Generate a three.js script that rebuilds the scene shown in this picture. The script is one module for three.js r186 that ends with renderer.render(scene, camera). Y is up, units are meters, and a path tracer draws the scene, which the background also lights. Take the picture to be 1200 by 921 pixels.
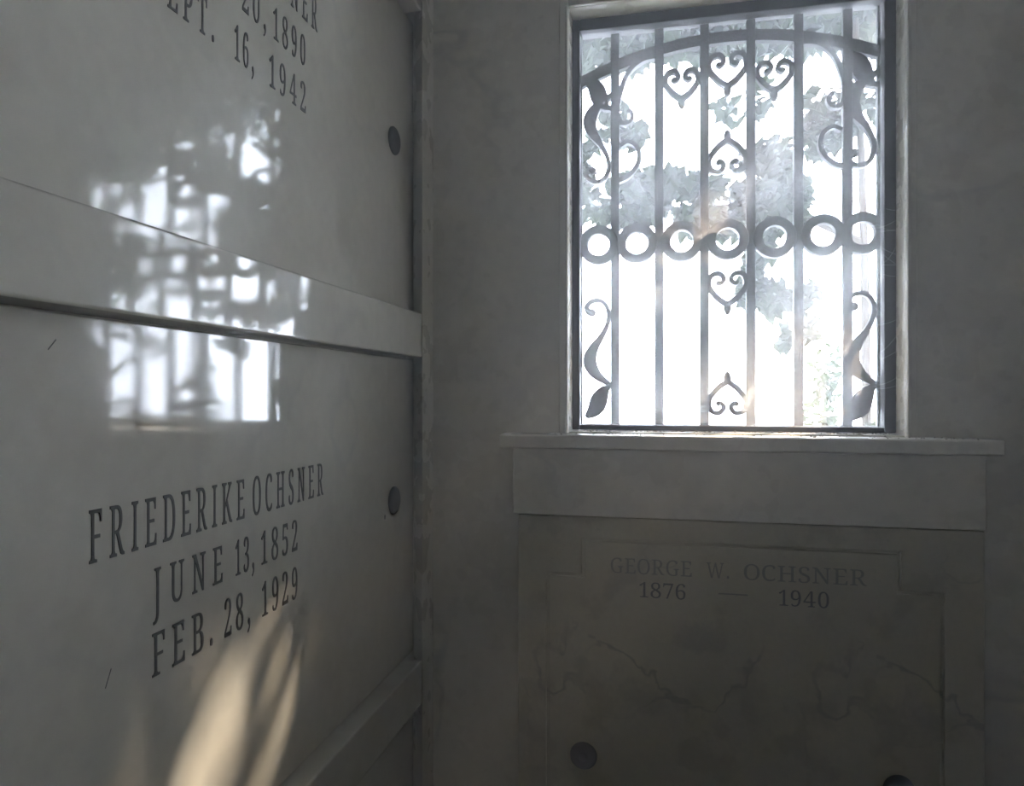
import * as THREE from 'three';
import { RoundedBoxGeometry } from 'three/addons/geometries/RoundedBoxGeometry.js';
import { TextGeometry } from 'three/addons/geometries/TextGeometry.js';
import { FontLoader } from 'three/addons/loaders/FontLoader.js';
import { mergeGeometries } from 'three/addons/utils/BufferGeometryUtils.js';

/* ---------- camera, sky, sun, haze, exposure ---------- */
const scene = new THREE.Scene();
const renderer = new THREE.WebGLRenderer({ antialias: true });
renderer.toneMapping = THREE.LinearToneMapping;
renderer.toneMappingExposure = 1.9;
renderer.shadowMap.enabled = true;

const camera = new THREE.PerspectiveCamera(58.05, 1200 / 921, 0.02, 60);
camera.position.set(0, 1.35, 0);
camera.rotation.set(0, Math.atan(180 / 830), 0);
scene.add(camera);

scene.background = new THREE.Color().setRGB(0.84, 0.94, 1.11);   // bright hazy summer sky
scene.backgroundIntensity = 20;
scene.fog = new THREE.FogExp2(new THREE.Color().setRGB(0.97, 0.98, 1.0), 0.17);   // even haze standing in for the veil of glare round the window

const SUN = new THREE.Vector3(0.55, 0.72, -0.70).normalize();
const sun = new THREE.DirectionalLight(new THREE.Color().setRGB(1.0, 0.82, 0.62), 70);
sun.target.position.set(0, 1.2, -1.2); sun.position.copy(SUN).multiplyScalar(14).add(sun.target.position);
sun.castShadow = true; sun.shadow.radius = 7; sun.shadow.mapSize.set(2048, 2048);
Object.assign(sun.shadow.camera, { left: -6, right: 6, top: 6, bottom: -6, near: 0.5, far: 30 });
scene.add(sun, sun.target);

/* ---------- helpers ---------- */
let seed = 20240611;
const rnd = () => { seed = (seed + 0x6D2B79F5) | 0; let t = Math.imul(seed ^ (seed >>> 15), 1 | seed); t = (t + Math.imul(t ^ (t >>> 7), 61 | t)) ^ t; return ((t ^ (t >>> 14)) >>> 0) / 4294967296; };
const rr = (a, b) => a + (b - a) * rnd();
const names = {};
function numbered(n) { const k = names[n] = (names[n] ?? -1) + 1; return k ? n + '_' + String(k).padStart(3, '0') : n; }
function tag(o, label, category, group, kind) { o.userData.label = label; if (category) o.userData.category = category; if (group) o.userData.group = group; if (kind) o.userData.kind = kind; return o; }
function shadows(m) { m.castShadow = m.receiveShadow = true; return m; }
function part(name, geo, mat, parent) { const m = shadows(new THREE.Mesh(geo, mat)); m.name = name; parent.add(m); return m; }
function group(name, x = 0, y = 0, z = 0) { const g = new THREE.Group(); g.name = numbered(name); g.position.set(x, y, z); scene.add(g); return g; }
function struct(name, label) { const g = new THREE.Group(); g.name = name; g.userData.kind = 'structure'; if (label) g.userData.label = label; scene.add(g); return g; }
// box between two corners with planar uv in metres
function box(x0, x1, y0, y1, z0, z1, r = 0.002) {
  const w = x1 - x0, h = y1 - y0, d = z1 - z0, g = new RoundedBoxGeometry(w, h, d, 2, Math.min(r, w / 2.1, h / 2.1, d / 2.1));
  g.translate((x0 + x1) / 2, (y0 + y1) / 2, (z0 + z1) / 2); return metric(g);
}
function metric(g) {
  const p = g.attributes.position, n = g.attributes.normal, uv = new Float32Array(p.count * 2);
  for (let i = 0; i < p.count; i++) {
    const ax = Math.abs(n.getX(i)), ay = Math.abs(n.getY(i)), az = Math.abs(n.getZ(i));
    const [u, v] = ax >= ay && ax >= az ? [p.getZ(i), p.getY(i)] : ay >= az ? [p.getX(i), p.getZ(i)] : [p.getX(i), p.getY(i)];
    uv[2 * i] = u; uv[2 * i + 1] = v;
  }
  g.setAttribute('uv', new THREE.BufferAttribute(uv, 2)); return g;
}

/* ---------- procedural textures ---------- */
function hash(x, y, s) { let h = Math.imul(x, 374761393) ^ Math.imul(y, 668265263) ^ Math.imul(s, 2246822519); h = Math.imul(h ^ (h >>> 13), 1274126177); return ((h ^ (h >>> 16)) >>> 0) / 4294967296; }
function vnoise(x, y, per, s) {
  const xi = Math.floor(x), yi = Math.floor(y), fx = x - xi, fy = y - yi, sx = fx * fx * (3 - 2 * fx), sy = fy * fy * (3 - 2 * fy);
  const m = (a) => ((a % per) + per) % per, a = hash(m(xi), m(yi), s), b = hash(m(xi + 1), m(yi), s), c = hash(m(xi), m(yi + 1), s), d = hash(m(xi + 1), m(yi + 1), s);
  return a + (b - a) * sx + (c - a) * sy + (a - b - c + d) * sx * sy;
}
function fbm(u, v, per, oct, s) { let a = 0, w = 0.5, t = 0; for (let o = 0; o < oct; o++) { a += w * vnoise(u * per, v * per, per, s + o * 17); t += w; w *= 0.5; per *= 2; } return a / t; }
const sm = (a, b, x) => { const t = Math.min(1, Math.max(0, (x - a) / (b - a))); return t * t * (3 - 2 * t); };
function texture(size, f, srgb, repeat) {
  const d = new Uint8Array(size * size * 4);
  for (let j = 0; j < size; j++) for (let i = 0; i < size; i++) { const c = f(i / size, j / size), k = 4 * (j * size + i); d[k] = c[0] * 255; d[k + 1] = c[1] * 255; d[k + 2] = c[2] * 255; d[k + 3] = 255; }
  const t = new THREE.DataTexture(d, size, size); t.magFilter = THREE.LinearFilter; t.wrapS = t.wrapT = THREE.RepeatWrapping; t.repeat.set(repeat, repeat);
  if (srgb) t.colorSpace = THREE.SRGBColorSpace; t.needsUpdate = true; return t;
}
const mix3 = (a, b, t) => [a[0] + (b[0] - a[0]) * t, a[1] + (b[1] - a[1]) * t, a[2] + (b[2] - a[2]) * t];
function marbleColour(base, vein, stain, veinAmt, stainAmt, s) {
  return (u, v) => {
    const w1 = fbm(u, v, 3, 5, s), w2 = fbm(u, v, 3, 5, s + 50);
    const r = Math.abs(fbm(u + w1 * 0.25, v + w2 * 0.25, 4, 5, s + 90) - 0.5) * 2;
    const ve = (1 - sm(0.0, 0.06, r)) * veinAmt * sm(0.45, 0.65, w2), cloud = fbm(u, v, 6, 6, s + 130), fine = fbm(u, v, 96, 3, s + 170);
    const st = sm(0.53, 0.72, fbm(u + w2 * 0.1, v, 9, 6, s + 210)) * stainAmt;
    let c = mix3(base, vein, ve); c = mix3(c, stain, st);
    const k = 0.93 + 0.1 * (cloud - 0.5) + 0.05 * (fine - 0.5) + 0.03; return c.map((x) => Math.min(1, Math.max(0, x * k)));
  };
}
const texWall = texture(1024, marbleColour([0.91, 0.893, 0.845], [0.60, 0.61, 0.61], [0.74, 0.72, 0.66], 0.22, 0.35, 3), true, 0.55);
const texPanel = texture(1024, marbleColour([0.86, 0.847, 0.80], [0.68, 0.69, 0.69], [0.76, 0.74, 0.69], 0.15, 0.25, 31), true, 0.6);
const texOld = texture(1024, marbleColour([0.75, 0.725, 0.63], [0.40, 0.40, 0.35], [0.62, 0.60, 0.51], 0.5, 0.5, 71), true, 1.7);
const texFloor = texture(512, marbleColour([0.42, 0.40, 0.36], [0.25, 0.25, 0.24], [0.30, 0.28, 0.24], 0.4, 0.6, 111), true, 0.8);
const texRough = texture(512, (u, v) => { const n = 0.55 * fbm(u, v, 8, 5, 401) + 0.45 * fbm(u, v, 40, 3, 431); const k = 0.55 + 0.45 * sm(0.3, 0.7, n); return [k, k, k]; }, false, 0.9);
const texBump = texture(512, (u, v) => { const n = 0.7 * fbm(u, v, 10, 5, 501) + 0.3 * fbm(u, v, 80, 2, 541); return [n, n, n]; }, false, 1.1);

const texDust = texture(512, (u, v) => { const k = 0.55 + 0.45 * sm(0.3, 0.7, 0.6 * fbm(u, v, 4, 6, 601) + 0.4 * fbm(u, v, 64, 2, 641)); return [k, k, k]; }, false, 1.3);
const mat = (o) => new THREE.MeshPhysicalMaterial(o);
const M = {
  panel: mat({ name: 'polished_marble', map: texPanel, roughness: 0.075, roughnessMap: texRough, ior: 1.58 }),
  wall: mat({ name: 'wall_marble', map: texWall, roughness: 0.42, roughnessMap: texRough, ior: 1.5, bumpMap: texBump, bumpScale: 0.0002 }),
  old: mat({ name: 'weathered_marble', map: texOld, roughness: 0.75, roughnessMap: texRough, ior: 1.45, bumpMap: texBump, bumpScale: 0.0012 }),
  bronze: mat({ name: 'dark_bronze', color: new THREE.Color().setRGB(0.035, 0.033, 0.03), roughness: 0.9, metalness: 0.0, specularIntensity: 0.0 }),
  iron: mat({ name: 'wrought_iron', color: new THREE.Color().setRGB(0.022, 0.023, 0.025), roughness: 0.6, metalness: 0.2 }),
  ink: mat({ name: 'letter_paint', color: new THREE.Color().setRGB(0.035, 0.034, 0.032), roughness: 0.7 }),
  inkFaded: mat({ name: 'worn_letter_paint', color: new THREE.Color().setRGB(0.20, 0.195, 0.155), roughness: 0.9 }),
  inkDate: mat({ name: 'date_letter_paint', color: new THREE.Color().setRGB(0.06, 0.062, 0.058), roughness: 0.8 }),
  glass: mat({ name: 'window_glass', color: 0xffffff, roughness: 0.38, roughnessMap: texDust, transmission: 1, thickness: 0, ior: 1.5 }),
  stone: mat({ name: 'floor_stone', map: texFloor, roughness: 0.6, bumpMap: texBump, bumpScale: 0.001 }),
  leaf: mat({ name: 'leaf', color: new THREE.Color().setRGB(0.02, 0.034, 0.012), roughness: 0.85, transmission: 0.15, thickness: 0, specularIntensity: 0.25, side: THREE.DoubleSide }),
  leafLight: mat({ name: 'light_leaf', color: new THREE.Color().setRGB(0.035, 0.06, 0.016), roughness: 0.85, transmission: 0.25, thickness: 0, specularIntensity: 0.25, side: THREE.DoubleSide }),
  bark: mat({ name: 'bark', color: new THREE.Color().setRGB(0.09, 0.075, 0.06), roughness: 0.95, bumpMap: texBump, bumpScale: 0.01 }),
  grass: mat({ name: 'grass', color: new THREE.Color().setRGB(0.05, 0.075, 0.02), roughness: 0.95 }),
  grit: mat({ name: 'sill_grit', color: new THREE.Color().setRGB(0.28, 0.24, 0.19), roughness: 0.95 }),
  web: mat({ name: 'web_silk', color: new THREE.Color().setRGB(0.8, 0.8, 0.8), roughness: 0.6 }),
};

/* ---------- room shell ---------- */
const XL = -0.582, XF = -0.544, XR = 0.90, ZB = -1.62, ZD = 0.75, YC = 2.62;   // panel plane, rail plane, right wall, back wall, door wall, ceiling
{
  const fl = struct('floor');   // square stone flags
  part('bed', box(XL - 0.25, XR + 0.25, -0.14, -0.012, ZB - 0.22, ZD + 0.22), M.stone, fl);
  const n = 4, w = (XR - XL) / n, m = 6, d = (ZD - ZB) / m;
  for (let i = 0; i < n; i++) for (let j = 0; j < m; j++) part('flagstone', box(XL + i * w + 0.002, XL + (i + 1) * w - 0.002, -0.012, 0, ZB + j * d + 0.002, ZB + (j + 1) * d - 0.002), M.stone, fl);
  const ce = struct('ceiling'); part('slab', box(XL - 0.25, XR + 0.25, YC, YC + 0.2, ZB - 0.22, ZD + 0.22), M.wall, ce);
}
// back wall with the window opening
const WX0 = -0.217, WX1 = 0.488, WY0 = 1.257, WY1 = 2.235;
{
  const wb = struct('wall_back', 'pale veined marble wall around the grilled window');
  const sh = new THREE.Shape([[XL - 0.25, 0], [XR + 0.25, 0], [XR + 0.25, YC], [XL - 0.25, YC]].map((p) => new THREE.Vector2(...p)));
  sh.holes.push(new THREE.Path([[WX0, WY0], [WX0, WY1], [WX1, WY1], [WX1, WY0]].map((p) => new THREE.Vector2(...p))));
  const g = new THREE.ExtrudeGeometry(sh, { depth: 0.14, bevelEnabled: false }); g.translate(0, 0, ZB - 0.14);
  part('slab', metric(g), M.wall, wb);
  // narrow bead moulding round the opening, two steps
  const tr = struct('trim_1', 'thin stepped marble moulding framing the window');
  const T = 0.022, bead = (x0, x1, y0, y1, p) => box(x0, x1, y0, y1, ZB, ZB + p, 0.003);
  part('jamb_moulding', bead(WX0 - T, WX0, WY0, WY1 + T, 0.010), M.wall, tr);
  part('jamb_moulding', bead(WX1, WX1 + T, WY0, WY1 + T, 0.010), M.wall, tr);
  part('head_moulding', bead(WX0, WX1, WY1, WY1 + T, 0.010), M.wall, tr);
  part('inner_bead', bead(WX0 - 0.008, WX0 - 0.001, WY0, WY1, 0.015), M.wall, tr);
  part('inner_bead', bead(WX1 + 0.001, WX1 + 0.008, WY0, WY1, 0.015), M.wall, tr);
}
// side walls: backing, corner pilaster and projecting rails between the crypt fronts
const PZ0 = -1.588, PZ1 = -0.172;
const rows = [[0.06, 0.64], [0.74, 1.432], [1.532, 2.222]];
{
  const wl = struct('wall_left', 'marble wall behind the polished crypt fronts');
  part('backing', box(XL - 0.25, XL - 0.022, 0, YC, ZB, ZD), M.wall, wl);
  const post = (pts) => { const g = new THREE.ExtrudeGeometry(new THREE.Shape(pts.map(([x, z]) => new THREE.Vector2(x, -z))), { depth: YC, bevelEnabled: false }).rotateX(-Math.PI / 2); return metric(g); };
  const t2 = struct('trim_2', 'marble corner pilaster with chamfered edge beside the back wall');
  part('pilaster', post([[XL - 0.021, ZB + 0.001], [XF, ZB + 0.001], [XF, -1.54], [XL, -1.587], [XL - 0.021, -1.587]]), M.wall, t2);
  const t3 = struct('trim_3', 'marble pilaster at the entrance end of the crypt wall');
  part('pilaster', post([[XL - 0.021, PZ1 + 0.001], [XL, PZ1 + 0.001], [XF, -0.15], [XF, -0.08], [XL - 0.021, -0.08]]), M.wall, t3);
  part('end_slab', box(XL - 0.02, XL, 0, YC, -0.079, ZD, 0.003), M.wall, t3);
  [[0.001, 0.06, 'marble plinth along the foot of the crypt wall'], [0.64, 0.74, 'projecting marble rail below the FRIEDERIKE front'], [1.432, 1.532, 'projecting marble rail above the FRIEDERIKE front'], [2.222, 2.322, 'projecting marble rail above the upper crypt front']].forEach(([y0, y1, l], i) => {
    const t = struct('trim_' + (4 + i), l); part(i ? 'rail' : 'plinth', box(XL - 0.02, XF, y0, y1, -1.5395, -0.1505, 0.004), M.panel, t);
  });
  const fz = struct('trim_8', 'marble frieze above the top rail'); part('slab', box(XL - 0.02, XL, 2.323, YC, -1.586, -0.1725, 0.003), M.wall, fz);
  const wr = struct('wall_right', 'marble crypt wall opposite');
  part('backing', box(XR, XR + 0.25, 0, YC, ZB, ZD), M.wall, wr);
  part('pilaster', box(XR - 0.038, XR, 0, YC, ZB, -1.54, 0.006), M.wall, wr);
  for (const [y0, y1] of [[0.64, 0.74], [1.432, 1.532], [2.222, 2.322]]) part('rail', box(XR - 0.038, XR, y0, y1, -1.54, 0.6, 0.004), M.wall, wr);
  const wf = struct('wall_front', 'marble wall with the entrance door');
  const sh = new THREE.Shape([[XL - 0.25, 0], [XR + 0.25, 0], [XR + 0.25, YC], [XL - 0.25, YC]].map((p) => new THREE.Vector2(...p)));
  sh.holes.push(new THREE.Path([[-0.3, 0], [-0.3, 2.1], [0.6, 2.1], [0.6, 0]].map((p) => new THREE.Vector2(...p))));
  const g = new THREE.ExtrudeGeometry(sh, { depth: 0.2, bevelEnabled: false }); g.translate(0, 0, ZD);
  part('slab', metric(g), M.wall, wf);
  const dr = struct('door_1', 'dark bronze entrance door, closed');
  part('leaf', box(-0.3, 0.6, 0.004, 2.1, ZD + 0.04, ZD + 0.09), M.bronze, dr);
  for (const [y0, y1] of [[0.2, 0.9], [1.05, 1.95]]) part('panel', box(-0.16, 0.46, y0, y1, ZD + 0.03, ZD + 0.045, 0.006), M.bronze, dr);
  part('handle', box(0.52, 0.545, 0.95, 1.15, ZD + 0.0, ZD + 0.042, 0.008), M.bronze, dr);
}

/* ---------- lettering ---------- */
const loader = new FontLoader();
const serif = await loader.loadAsync('fonts/droid/droid_serif_regular.typeface.json');
// words laid between given ends along a line: each capital narrowed on its own, as thin inlay
const capOf = (() => { const H = new TextGeometry('H', { font: serif, size: 1, depth: 0.02, curveSegments: 2 }); H.computeBoundingBox(); return H.boundingBox.max.y - H.boundingBox.min.y; })();
function lettering(words, baseline, cap, narrow = 0.63, depth = 0.0008) {   // words: [text, u0, u1]
  const all = [], hs = cap / capOf;
  for (const [str, u0, u1] of words) {
    const gl = [...str].map((c) => { const g = new TextGeometry(c, { font: serif, size: 1, depth: 0.02, curveSegments: 5, bevelEnabled: false }); g.computeBoundingBox(); const b = g.boundingBox; g.translate(-b.min.x, 0, 0); return [g, b.max.x - b.min.x]; });
    const sum = gl.reduce((a, g) => a + g[1], 0), len = u1 - u0, k = len * (gl.length > 1 ? narrow : 1) / sum, gap = gl.length > 1 ? (len - k * sum) / (gl.length - 1) : 0;
    let u = u0;
    for (const [g, w] of gl) { g.scale(k, hs, depth / 0.02); g.translate(u, baseline, 0); u += k * w + gap; all.push(g); }
  }
  return mergeGeometries(all);
}

/* ---------- rosette bolt caps ---------- */
const rosetteGeo = new THREE.LatheGeometry([[0.0001, 0.012], [0.006, 0.0118], [0.009, 0.0095], [0.013, 0.0088], [0.022, 0.0082], [0.027, 0.006], [0.030, 0.003], [0.030, 0]].map((p) => new THREE.Vector2(...p)).reverse(), 40);
rosetteGeo.rotateX(Math.PI / 2);   // faces +z

/* ---------- left crypt fronts: face towards +x, text runs towards -z ---------- */
function cryptFront(y0, y1, label) {
  const g = group('crypt_front', XL, y0, (PZ0 + PZ1) / 2); g.rotation.y = Math.PI / 2;   // local x = -z, local z = +x
  tag(g, label, 'crypt front', 'marble crypt fronts on the left wall');
  const hw = (PZ1 - PZ0) / 2 - 0.003;
  part('slab', box(-hw, hw, 0.003, y1 - y0 - 0.003, -0.02, 0, 0.0025), M.panel, g);
  return g;
}
const zc = (PZ0 + PZ1) / 2, along = (z) => zc - z;   // world z -> local x
function rosette(g, z, y) { const r = part('rosette', rosetteGeo, M.bronze, g); r.position.set(along(z), y, 0); return r; }
{
  const [y0, y1] = rows[1];
  const g = cryptFront(y0, y1, 'polished marble crypt front lettered FRIEDERIKE OCHSNER, between the two rails');
  part('name_lettering', lettering([['FRIEDERIKE', along(-0.622), along(-0.898)], ['OCHSNER', along(-0.919), along(-1.133)]], 1.173 - y0, 0.0555), M.ink, g);
  part('birth_lettering', lettering([['JUNE', along(-0.716), along(-0.847)], ['13,', along(-0.877), along(-0.922)], ['1852', along(-0.941), along(-1.045)]], 1.0965 - y0, 0.049), M.ink, g);
  part('death_lettering', lettering([['FEB.', along(-0.714), along(-0.826)], ['28,', along(-0.852), along(-0.912)], ['1929', along(-0.943), along(-1.045)]], 1.0195 - y0, 0.0505), M.ink, g);
  rosette(g, -1.4593, 1.1157 - y0);
  for (const [z, y, a, l] of [[-0.577, 1.397, 0.85, 0.014], [-0.648, 1.045, 1.15, 0.02]]) { const q = part('scratch', box(-l / 2, l / 2, -0.0006, 0.0006, 0, 0.0003, 0.0001), M.ink, g); q.position.set(along(z), y - y0, 0); q.rotation.z = a; }
  const p = part('stain_spot', new THREE.SphereGeometry(0.0045, 10, 6).scale(0.7, 1.2, 0.2), M.bronze, g); p.position.set(along(-1.411), 1.087 - y0, 0);
}
{
  const [y0, y1] = rows[2];
  const g = cryptFront(y0, y1, 'polished marble crypt front dated SEPT. 16, 1942, above the upper rail');
  part('name_lettering', lettering([['OCHSNER', along(-0.898), along(-1.112)]], 1.966 - y0, 0.0555), M.ink, g);
  part('birth_lettering', lettering([['20,', along(-0.893), along(-0.953)], ['1890', along(-0.974), along(-1.071)]], 1.889 - y0, 0.049), M.ink, g);
  part('death_lettering', lettering([['SEPT.', along(-0.715), along(-0.829)], ['16,', along(-0.875), along(-0.921)], ['1942', along(-0.963), along(-1.072)]], 1.812 - y0, 0.049), M.ink, g);
  rosette(g, -1.4593, 1.9017 - y0);
}
{
  const [y0, y1] = rows[0];
  cryptFront(y0, y1, 'plain marble crypt front below the lower rail, next to the floor');
}

/* ---------- ledge, fascia and the crypt front under the window ---------- */
{
  const s = tag(group('window_ledge', 0.14, 1.227, ZB), 'long marble ledge running under the window', 'ledge');
  part('slab', metric(new RoundedBoxGeometry(1.01, 0.031, 0.075, 3, 0.005).translate(0, 0.0155, 0.0375)), M.wall, s);
  part('inner_sill', box(WX0 - 0.14 + 0.0005, WX1 - 0.14 - 0.0005, 0.0305, 0.0345, -0.14, 0.0, 0.001), M.wall, s);
  const f = tag(group('marble_fascia', 0.14, 1.078, ZB), 'flat marble band directly under the window ledge', 'fascia');
  part('slab', box(-0.477, 0.479, 0.0, 0.1485, 0, 0.058, 0.003), M.wall, f);
}
{
  const y0 = 0.36, g = tag(group('crypt_front', 0.14, y0, ZB), 'weathered marble crypt front with faint worn name and eared panel, below the window', 'crypt front');
  const Z = 0.050;
  part('slab', box(-0.466, 0.478, 0, 1.076 - y0, 0, Z - 0.006, 0.003), M.old, g);
  // raised border with an eared opening
  const y1 = 1.076 - y0, ye = 0.948 - y0, yt = 1.028 - y0, xo = 0.402, xi = 0.322;
  const pts = (l) => l.map((p) => new THREE.Vector2(...p));
  const ear = [[-xo, 0.07], [xo + 0.004, 0.07], [xo + 0.004, ye], [xi + 0.004, ye], [xi + 0.004, yt], [-xi, yt], [-xi, ye], [-xo, ye]];
  const sh = new THREE.Shape(pts([[-0.466, 0], [0.478, 0], [0.478, y1 - 0.001], [-0.466, y1 - 0.001]]));
  sh.holes.push(new THREE.Path(pts(ear.slice().reverse())));
  const bg = new THREE.ExtrudeGeometry(sh, { depth: 0.004, bevelEnabled: true, bevelSize: 0.002, bevelThickness: 0.002, bevelOffset: -0.002, bevelSegments: 2 }); bg.translate(0, 0, Z - 0.006);
  part('border', metric(bg), M.old, g);
  const ins = ear.map(([x, y]) => [x - Math.sign(x) * 0.006, y + (y < 0.1 ? 0.006 : -0.006)]);
  const cg = new THREE.ExtrudeGeometry(new THREE.Shape(pts(ins)), { depth: 0.0045, bevelEnabled: true, bevelSize: 0.002, bevelThickness: 0.002, bevelOffset: -0.002, bevelSegments: 2 }); cg.translate(0, 0, Z - 0.006);
  part('eared_panel', metric(cg), M.old, g);
  const face = Z + 0.0006, put = (name, geo, m) => { const o = part(name, geo, m, g); o.position.z = face; return o; };
  put('name_lettering', lettering([['GEORGE', -0.258, -0.085], ['W.', -0.055, -0.008], ['OCHSNER', 0.022, 0.262]], 0.955 - y0, 0.033, 0.88, 0.0005), M.inkFaded);
  put('year_lettering', lettering([['1876', -0.196, -0.098]], 0.905 - y0, 0.033, 0.85, 0.0006), M.inkDate);
  put('dash', box(-0.03, 0.03, 0.921 - y0, 0.924 - y0, 0, 0.0006, 0.0002), M.inkFaded);
  put('year_lettering', lettering([['1940', 0.092, 0.19]], 0.905 - y0, 0.033, 0.85, 0.0006), M.inkDate);
  for (const x of [-0.318, 0.322]) { const r = part('rosette', rosetteGeo, M.bronze, g); r.position.set(x, 0.546 - y0, Z); }
  const b = tag(group('plinth_block', 0.14, 0, ZB), 'plain marble block under the weathered crypt front', 'plinth');
  part('slab', box(-0.477, 0.479, 0, 0.358, 0, 0.058, 0.003), M.wall, b);
}

/* ---------- window: dark sash, pane, wrought iron grille outside ---------- */
{
  const w = struct('window_1', 'dark metal sash with a single glass pane');
  const z0 = -1.705, z1 = -1.672, B = 0.018, sash = (x0, x1, y0, y1) => box(x0, x1, y0, y1, z0, z1, 0.003);
  const y0 = WY0 + 0.006;
  part('stile', sash(WX0 + 0.0005, WX0 + B, y0, WY1 - 0.0005), M.iron, w); part('stile', sash(WX1 - B - 0.006, WX1 - 0.0005, y0, WY1 - 0.0005), M.iron, w);
  part('bottom_rail', sash(WX0 + B, WX1 - B - 0.006, y0, y0 + 0.012), M.iron, w); part('top_rail', sash(WX0 + B, WX1 - B - 0.006, WY1 - 0.028, WY1 - 0.0005), M.iron, w);
  part('pane', box(WX0 + B - 0.004, WX1 - B - 0.002, y0 + 0.008, WY1 - 0.024, -1.6905, -1.6885, 0.0001), M.glass, w).geometry = new THREE.PlaneGeometry(WX1 - WX0 - 2 * B, WY1 - y0 - 0.03).translate((WX0 + WX1 - 0.006) / 2, (y0 + 0.008 + WY1 - 0.024) / 2, -1.69);
}
{
  const CX = 0.1425, CY = 1.7, Zg = -1.742, g = tag(group('iron_grille', CX, WY0 + 0.0045, Zg), 'black wrought iron window grille with bars, rings and scrolls', 'grille');
  const Y = (y) => y - WY0 - 0.0045, S = 0.105, bars = [-2.5, -1.5, -0.5, 0.5, 1.5, 2.5].map((k) => k * S), x0 = WX0 - CX + 0.001, x1 = WX1 - CX - 0.001, yb = Y(1.283), yt = Y(2.224);
  part('frame_bar', box(x0, x0 + 0.016, 0.0015, yt, -0.008, 0.008), M.iron, g); part('frame_bar', box(x1 - 0.02, x1, 0.0015, yt, -0.008, 0.008), M.iron, g);
  part('bottom_bar', box(x0, x1, 0.0015, yb - 0.008, -0.01, 0.01), M.iron, g); part('top_bar', box(x0, x1, yt, Y(2.2345), -0.01, 0.01), M.iron, g);
  for (const x of bars) part('bar', box(x - 0.0105, x + 0.0105, yb - 0.009, yt, -0.0085, 0.0085, 0.002), M.iron, g);
  // flat iron strip swept along a curve in the plane of the grille
  function strip(pts, w0, w1, closed = false, d = 0.016) {
    const c = new THREE.CatmullRomCurve3(pts.map((p) => new THREE.Vector3(p[0], p[1], 0)), closed, 'centripetal'), n = Math.max(16, pts.length * 7), pos = [], idx = [];
    for (let i = 0; i <= n; i++) {
      const t = i / n, p = c.getPointAt(t), a = c.getTangentAt(t), w = (typeof w0 === 'function' ? w0(t) : w0 + (w1 - w0) * t) / 2, nx = -a.y * w, ny = a.x * w;
      pos.push(p.x + nx, p.y + ny, d / 2, p.x - nx, p.y - ny, d / 2, p.x - nx, p.y - ny, -d / 2, p.x + nx, p.y + ny, -d / 2);
    }
    for (let i = 0; i < n; i++) for (let k = 0; k < 4; k++) { const a = 4 * i + k, b = 4 * i + (k + 1) % 4; idx.push(a, b, a + 4, b, b + 4, a + 4); }
    if (!closed) { idx.push(0, 2, 1, 0, 3, 2); const e = 4 * n; idx.push(e, e + 1, e + 2, e, e + 2, e + 3); }
    const q = new THREE.BufferGeometry(); q.setAttribute('position', new THREE.Float32BufferAttribute(pos, 3)); q.setIndex(idx);
    const u = q.toNonIndexed(); u.computeVertexNormals(); return u;
  }
  // segmental arch under the top
  const arch = (x) => Y(2.188) - 0.075 * (x / 0.345) ** 2;
  part('arch', strip(Array.from({ length: 15 }, (_, i) => { const x = x0 + (x1 - x0) * i / 14; return [x, arch(x)]; }), 0.026, 0.026), M.iron, g);
  // a row of collars between the bars
  const bays = [(x0 + 0.016 + bars[0]) / 2, ...bars.slice(0, 5).map((x) => x + S / 2), (x1 - 0.02 + bars[5]) / 2];
  const ringGeo = new THREE.LatheGeometry([[0.028, -0.012], [0.0465, -0.012], [0.0478, -0.009], [0.0478, 0.009], [0.0465, 0.012], [0.028, 0.012], [0.0265, 0.009], [0.0265, -0.009], [0.028, -0.012]].map((p) => new THREE.Vector2(...p)), 36).rotateX(Math.PI / 2);
  for (const x of bays) { const r = part('ring', ringGeo, M.iron, g); r.position.set(x, Y(1.712), 0); }
  // S scrolls in the outer bays: a hook at one end, a broad leaf at the other
  function sScroll(cx, ya, dir) {   // ya: hook end; dir +1 hooks at the bottom and rises, -1 the reverse
    const q = [[-0.020, 0.030], [-0.030, 0.018], [-0.022, 0.004], [-0.004, -0.002], [0.014, 0.006], [0.024, 0.028], [0.022, 0.055], [0.008, 0.085], [-0.012, 0.115], [-0.022, 0.145], [-0.010, 0.175], [0.020, 0.200], [0.038, 0.212]];
    return strip(q.map(([x, y]) => [cx + x, ya + dir * y]), (t) => 0.010 + 0.022 * Math.exp(-(((t - 0.72) / 0.16) ** 2)) + 0.006 * Math.exp(-((t / 0.05) ** 2)), 0);
  }
  const ballGeo = new THREE.SphereGeometry(0.0105, 16, 12);
  for (const x of [bays[0], bays[6]]) for (const [ya, dir] of [[Y(1.868), 1], [Y(1.575), -1]]) {
    const s = part('scroll', sScroll(x, ya, dir), M.iron, g); const b = part('scroll_eye', ballGeo, M.iron, s); b.position.set(x - 0.017, ya + dir * 0.028, 0);
  }
  // leaves at the feet and tops of the outer scrolls
  for (const x of [bays[0], bays[6]]) for (const [yy, dir] of [[Y(1.29), 1], [arch(x) - 0.012, -1]])
    part('leaf_scroll', strip([[-0.03, 0], [-0.008, 0.022], [0.004, 0.05], [0.018, 0.07], [0.034, 0.078]].map(([a, b]) => [x + a, yy + dir * b]), (t) => 0.012 + 0.03 * Math.sin(Math.PI * Math.min(1, t * 1.1)), 0), M.iron, g);
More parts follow.
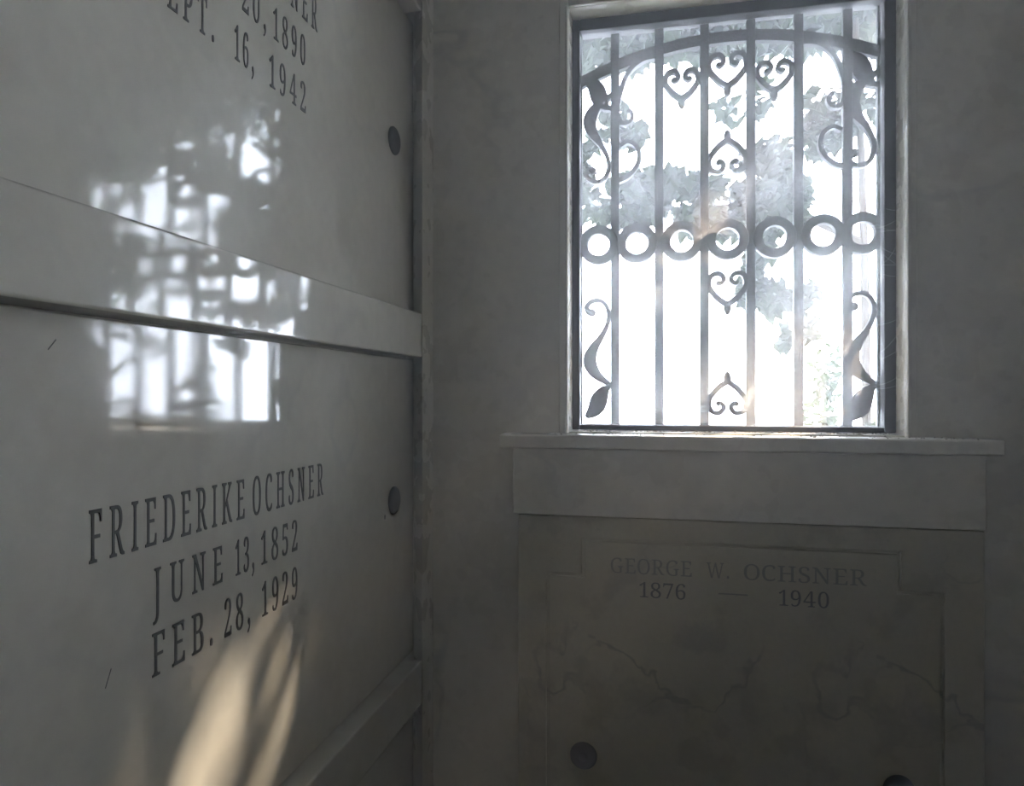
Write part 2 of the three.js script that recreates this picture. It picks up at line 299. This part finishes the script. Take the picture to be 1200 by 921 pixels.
  // C scrolls under the arch in the bays next to the outer ones
  for (const [k, s] of [[1, -1], [5, 1]]) {
    const x = bays[k];
    part('c_scroll', strip([[-0.05, 0.155], [-0.01, 0.148], [0.022, 0.12], [0.040, 0.075], [0.046, 0.03], [0.036, 0.0], [0.016, 0.004], [0.012, 0.022], [0.022, 0.032]].map(([a, b]) => [x + s * a, Y(2.005) + b]), 0.012, 0.009), M.iron, g);
    part('c_scroll', strip([[0.046, 0.0], [0.02, 0.012], [-0.004, 0.045], [0.0, 0.08], [0.022, 0.094], [0.04, 0.085]].map(([a, b]) => [x + s * a, Y(1.865) + b]), 0.012, 0.009), M.iron, g);
  }
  // hearts of paired scrolls in the middle bay and the bays beside it
  function heart(x, y, dir, k = 1) {
    for (const s of [-1, 1]) part('heart_scroll', strip([[0.0, -0.042], [0.022, -0.026], [0.042, 0.004], [0.036, 0.028], [0.018, 0.032], [0.008, 0.018], [0.018, 0.008], [0.024, 0.014]].map(([a, b]) => [x + s * a * k, y + dir * b * k]), 0.013, 0.010), M.iron, g);
    const b = part('heart_bud', new THREE.SphereGeometry(0.011, 14, 10).scale(0.8, 1.5, 0.8), M.iron, g); b.position.set(x, y + dir * -0.05 * k, 0);
  }
  const xm = bays[3];
  heart(xm, Y(2.115), 1); heart(xm, Y(1.905), -1); heart(xm, Y(1.60), 1); heart(xm, Y(1.335), -1);
  for (const k of [2, 4]) heart(bays[k], Y(2.09), 1, 0.9);
}
/* ---------- grit and webs on the ledge ---------- */
{
  const one = new THREE.IcosahedronGeometry(1, 0), n = 420, im = new THREE.InstancedMesh(one, M.grit, n), m = new THREE.Matrix4(), q = new THREE.Quaternion(), e = new THREE.Euler();
  for (let i = 0; i < n; i++) {
    const s = rr(0.0006, 0.0021) * (rnd() < 0.06 ? 1.9 : 1), back = rnd() < 0.7;
    const p = new THREE.Vector3(back ? rr(WX0 + 0.02, WX1 - 0.02) : rr(-0.3, 0.6), 0, back ? rr(-1.668, -1.63) : rr(-1.618, -1.55));
    p.y = (back ? 1.2615 : 1.258) + s * 0.3; q.setFromEuler(e.set(rr(0, 6), rr(0, 6), rr(0, 6))); m.compose(p, q, new THREE.Vector3(s, s * 0.6, s * rr(0.8, 1.8))); im.setMatrixAt(i, m);
  }
  im.name = 'dust_grit'; shadows(im); scene.add(im); tag(im, 'scattered crumbs of dirt lying on the window ledge', 'dirt', null, 'stuff');
  const web = tag(group('cobweb', WX1 - 0.02, 1.27, -1.66), 'fine stray cobweb threads across the right window sash', 'cobweb');
  for (let i = 0; i < 14; i++) {
    const y = rr(0.02, 0.5), a = new THREE.Vector3(0.0195, y + rr(-0.02, 0.03), rr(-0.008, 0.03)), b = new THREE.Vector3(rr(-0.03, 0.0), y + rr(-0.03, 0.03), -0.011), c = a.clone().lerp(b, 0.5); c.y -= rr(0.002, 0.012);
    part('thread', new THREE.TubeGeometry(new THREE.QuadraticBezierCurve3(a, c, b), 8, 0.00022, 4), M.web, web);
  }
}

/* ---------- outdoors: lawn and trees ---------- */
{
  const gr = shadows(new THREE.Mesh(metric(new RoundedBoxGeometry(5.2, 0.2, 2.2, 1, 0.02).translate(0.8, -0.25, -2.95)), M.grass)); gr.name = 'lawn'; scene.add(gr); gr.userData.kind = 'structure'; gr.userData.label = 'lawn outside the window';
}
function leafGeo(list) {   // list of [centre, size]; each leaf a folded pointed blade of four triangles
  const pos = new Float32Array(list.length * 36); let k = 0; const e = new THREE.Euler(), q = new THREE.Quaternion(), v = new THREE.Vector3();
  for (const [c, s] of list) {
    q.setFromEuler(e.set(rr(-1.1, 1.1), rr(0, 6.28), rr(-1.1, 1.1)));
    const P = [[-0.5, 0, 0], [0, 0.12, 0.28], [0.55, 0, 0], [0, 0.12, -0.28], [0, 0, 0]].map((p) => v.set(...p).multiplyScalar(s).applyQuaternion(q).add(c).toArray());
    for (const t of [[0, 1, 4], [1, 2, 4], [0, 4, 3], [4, 2, 3]]) for (const i of t) { pos.set(P[i], k); k += 3; }
  }
  const g = new THREE.BufferGeometry(); g.setAttribute('position', new THREE.BufferAttribute(pos, 3)); g.computeVertexNormals(); return g;
}
function blobLeaves(blobs, size, keep = () => true) {   // blobs: [x, y, z, rx, ry, rz, count]
  const out = [];
  for (const [x, y, z, rx, ry, rz, n] of blobs) for (let i = 0; i < n; i++) {
    const a = rr(0, 6.283), c = rr(-1, 1), r = Math.cbrt(rnd()), s = Math.sqrt(1 - c * c), p = new THREE.Vector3(x + rx * r * s * Math.cos(a), y + ry * r * c, z + rz * r * s * Math.sin(a));
    if (keep(p)) out.push([p, rr(0.7, 1.3) * size]);
  }
  return out;
}
function limb(pts, r0, r1) {
  const c = new THREE.CatmullRomCurve3(pts.map((p) => new THREE.Vector3(...p))), n = 14, rad = 8, g = new THREE.TubeGeometry(c, n, 1, rad), p = g.attributes.position, v = new THREE.Vector3();
  for (let i = 0; i <= n; i++) { const o = c.getPointAt(i / n), r = r0 + (r1 - r0) * i / n; for (let j = 0; j <= rad; j++) { const k = i * (rad + 1) + j; v.fromBufferAttribute(p, k).sub(o).multiplyScalar(r).add(o); p.setXYZ(k, v.x, v.y, v.z); } }
  g.computeVertexNormals(); return g;
}
function tree(name, label, [x, z], limbs, blobs, size, leafMat, keep) {
  const t = tag(group(name, x, -0.15, z), label, 'tree', 'trees outside the window');
  const shift = (g) => g.translate(-x, 0.15, -z);
  limbs.forEach(([pts, r0, r1], i) => part(i ? 'branch' : 'trunk', shift(limb(pts, r0, r1)), M.bark, t));
  const c = part('crown', shift(leafGeo(blobLeaves(blobs, size, keep))), leafMat, t); c.userData.kind = 'stuff';
  return t;
}
// leaves left out along the sun to shape its patch on the left wall
const sunPatchOutline = [[-1.06, 0.91], [-0.79, 1.0], [-0.70, 1.0], [-0.69, 0.85], [-0.79, 0.66], [-0.91, 0.77]];   // z, y on the wall plane
function inGap(p) {
  const t = (p.x - XL) / SUN.x, z = p.z - SUN.z * t, y = p.y - SUN.y * t; let c = false;
  for (let i = 0, j = sunPatchOutline.length - 1; i < sunPatchOutline.length; j = i++) { const [a, b] = sunPatchOutline[i], [d, e] = sunPatchOutline[j]; if ((b > y) !== (e > y) && z < (d - a) * (y - b) / (e - b) + a) c = !c; }
  const k = (p.y - 1.259) / SUN.y, sx = p.x - SUN.x * k, sz = p.z - SUN.z * k;   // also left out in a slit so that sun reaches the ledge
  return c || (sx > -0.02 && sx < 0.6 && sz > -1.72 && sz < -1.46);
}
tree('broadleaf_tree', 'tall dense tree over the window, its canopy out of view placed to shade the outdoor haze', [2.2, -3.6],
  [[[[2.2, -0.2, -3.6], [2.2, 1.4, -3.55], [2.1, 2.4, -3.4], [1.9, 3.2, -3.1]], 0.12, 0.05], [[[2.15, 2.1, -3.45], [1.3, 2.7, -3.2], [0.4, 2.85, -2.9], [-0.6, 2.85, -2.75]], 0.04, 0.015]],
  [[1.45, 3.2, -2.85, 1.15, 0.6, 0.95, 11000], [0.35, 2.64, -2.4, 0.6, 0.16, 0.28, 2300], [-0.15, 2.63, -2.4, 0.6, 0.15, 0.28, 2300], [0.0, 3.0, -2.5, 1.2, 0.4, 0.6, 6500], [-0.9, 2.8, -2.6, 0.6, 0.6, 0.7, 3500], [2.3, 2.3, -2.8, 0.4, 1.1, 0.8, 1500]], 0.095, M.leaf, (p) => !inGap(p) && p.z < -1.95);  // upper and side leaf masses are out of view, placed to shade haze and sun
tree('unseen_left_tree', 'unseen dense dark tree left of the window, placed to shade the outdoor haze', [-1.1, -2.6],
  [[[[-1.1, -0.2, -2.6], [-1.1, 1.2, -2.6], [-1.05, 2.0, -2.55], [-1.0, 2.6, -2.5]], 0.09, 0.035]],
  [[-0.95, 1.7, -2.55, 0.32, 0.95, 0.6, 5500], [-1.05, 0.6, -2.55, 0.35, 0.7, 0.6, 3000]], 0.095, M.leaf, (p) => p.z < -1.95);  // whole tree out of view, darkens the air outside the window
// splits each leaf mass into loose sprays so that light shows between them
function sprays(blobs) {
  const out = [];
  for (const [x, y, z, rx, ry, rz, n] of blobs) for (let i = 0; i < 7; i++) { const k = rr(0.32, 0.6); out.push([x + rx * rr(-0.85, 0.85), y + ry * rr(-0.85, 0.85), z + rz * rr(-0.8, 0.8), rx * k, ry * k * 0.9, rz * k, Math.round(n * 0.55 * k * k)]); }
  return out;
}
tree('slender_tree', 'slender tree with a low leafy branch crossing the window view', [0.63, -2.48],
  [[[[0.63, -0.2, -2.48], [0.625, 1.1, -2.44], [0.6, 1.9, -2.38], [0.57, 2.5, -2.35]], 0.022, 0.009], [[[0.6, 1.82, -2.39], [0.31, 1.94, -2.35], [0.05, 1.94, -2.35], [-0.28, 2.0, -2.32]], 0.013, 0.005]],
  sprays([[0.313, 1.992, -2.35, 0.15, 0.117, 0.11, 900], [0.157, 1.945, -2.35, 0.14, 0.086, 0.1, 600], [0.0, 1.965, -2.35, 0.14, 0.08, 0.1, 560], [-0.18, 1.976, -2.33, 0.14, 0.086, 0.1, 560], [0.313, 1.796, -2.35, 0.07, 0.15, 0.1, 520], [0.345, 1.648, -2.35, 0.05, 0.06, 0.06, 40], [0.485, 2.196, -2.38, 0.10, 0.08, 0.1, 420], [0.64, 2.33, -2.38, 0.11, 0.17, 0.11, 420], [0.235, 2.25, -2.35, 0.09, 0.045, 0.08, 60], [-0.12, 2.21, -2.35, 0.1, 0.06, 0.08, 120], [0.40, 1.60, -2.35, 0.07, 0.1, 0.08, 200], [-0.27, 2.12, -2.35, 0.06, 0.06, 0.06, 200]]), 0.056, M.leaf, (p) => !inGap(p));
{
  // out-of-view crown of small clumps, gaps placed to show bright in the wall reflection
  const clumps = [], gaps = [[0.32, 1.32, 0.078], [0.62, 1.39, 0.086], [0.52, 1.81, 0.07], [0.3, 1.85, 0.055], [0.59, 2.19, 0.078], [0.79, 1.82, 0.07], [0.84, 1.39, 0.063], [0.92, 2.09, 0.07], [0.37, 1.56, 0.063], [1.0, 1.62, 0.063], [0.75, 2.39, 0.063], [0.41, 2.41, 0.063], [1.04, 2.37, 0.055], [0.69, 1.62, 0.055], [0.37, 2.13, 0.063], [1.12, 1.86, 0.055], [1.02, 1.27, 0.055]];
  for (let i = 0; i < 260; i++) { const x = rr(0.68, 1.42), y = rr(1.15, 2.6), z = rr(-2.5, -2.2), r = rr(0.05, 0.10); if (gaps.every(([gx, gy, gr]) => Math.hypot(x + (z + 2.35) * 0.76 - gx, y - gy) > gr + r * 0.7)) clumps.push([x, y, z, r, r * 0.85, r, Math.round(7800 * r * r)]); }
  tree('leafy_tree', 'broad light-green tree standing to the right of the window', [1.35, -2.55],
    [[[[1.35, -0.2, -2.55], [1.33, 0.8, -2.5], [1.25, 1.6, -2.45], [1.2, 2.4, -2.4]], 0.06, 0.02], [[[1.31, 1.1, -2.48], [1.0, 1.4, -2.4], [0.75, 1.55, -2.35]], 0.02, 0.008], [[[1.23, 1.8, -2.44], [1.0, 2.05, -2.38], [0.76, 2.1, -2.35]], 0.02, 0.008]],
    clumps, 0.048, M.leafLight, (p) => !inGap(p));
}
{
  const sh = (label, x, z, blobs, size) => { const t = tag(group('shrub', x, -0.15, z), label, 'shrub', 'shrubs on the lawn'); part('stem', limb([[0, 0, 0], [0.02, 0.3, 0.01], [0.0, 0.8, 0]], 0.02, 0.008), M.bark, t); const c = part('foliage', leafGeo(blobLeaves(blobs, size)).translate(-x, 0.15, -z), M.leafLight, t); c.userData.kind = 'stuff'; };
  sh('upright shrub with a thin top behind the grille', 0.475, -2.27, [[0.475, 1.405, -2.27, 0.055, 0.09, 0.055, 70], [0.46, 1.17, -2.27, 0.09, 0.19, 0.08, 260], [0.46, 0.6, -2.27, 0.12, 0.45, 0.1, 300]], 0.042);
  sh('low rounded shrub at the foot of the grille corner', 0.64, -2.12, [[0.62, 1.19, -2.12, 0.08, 0.11, 0.08, 260], [0.64, 0.7, -2.12, 0.1, 0.45, 0.1, 320]], 0.042);
}

renderer.render(scene, camera);
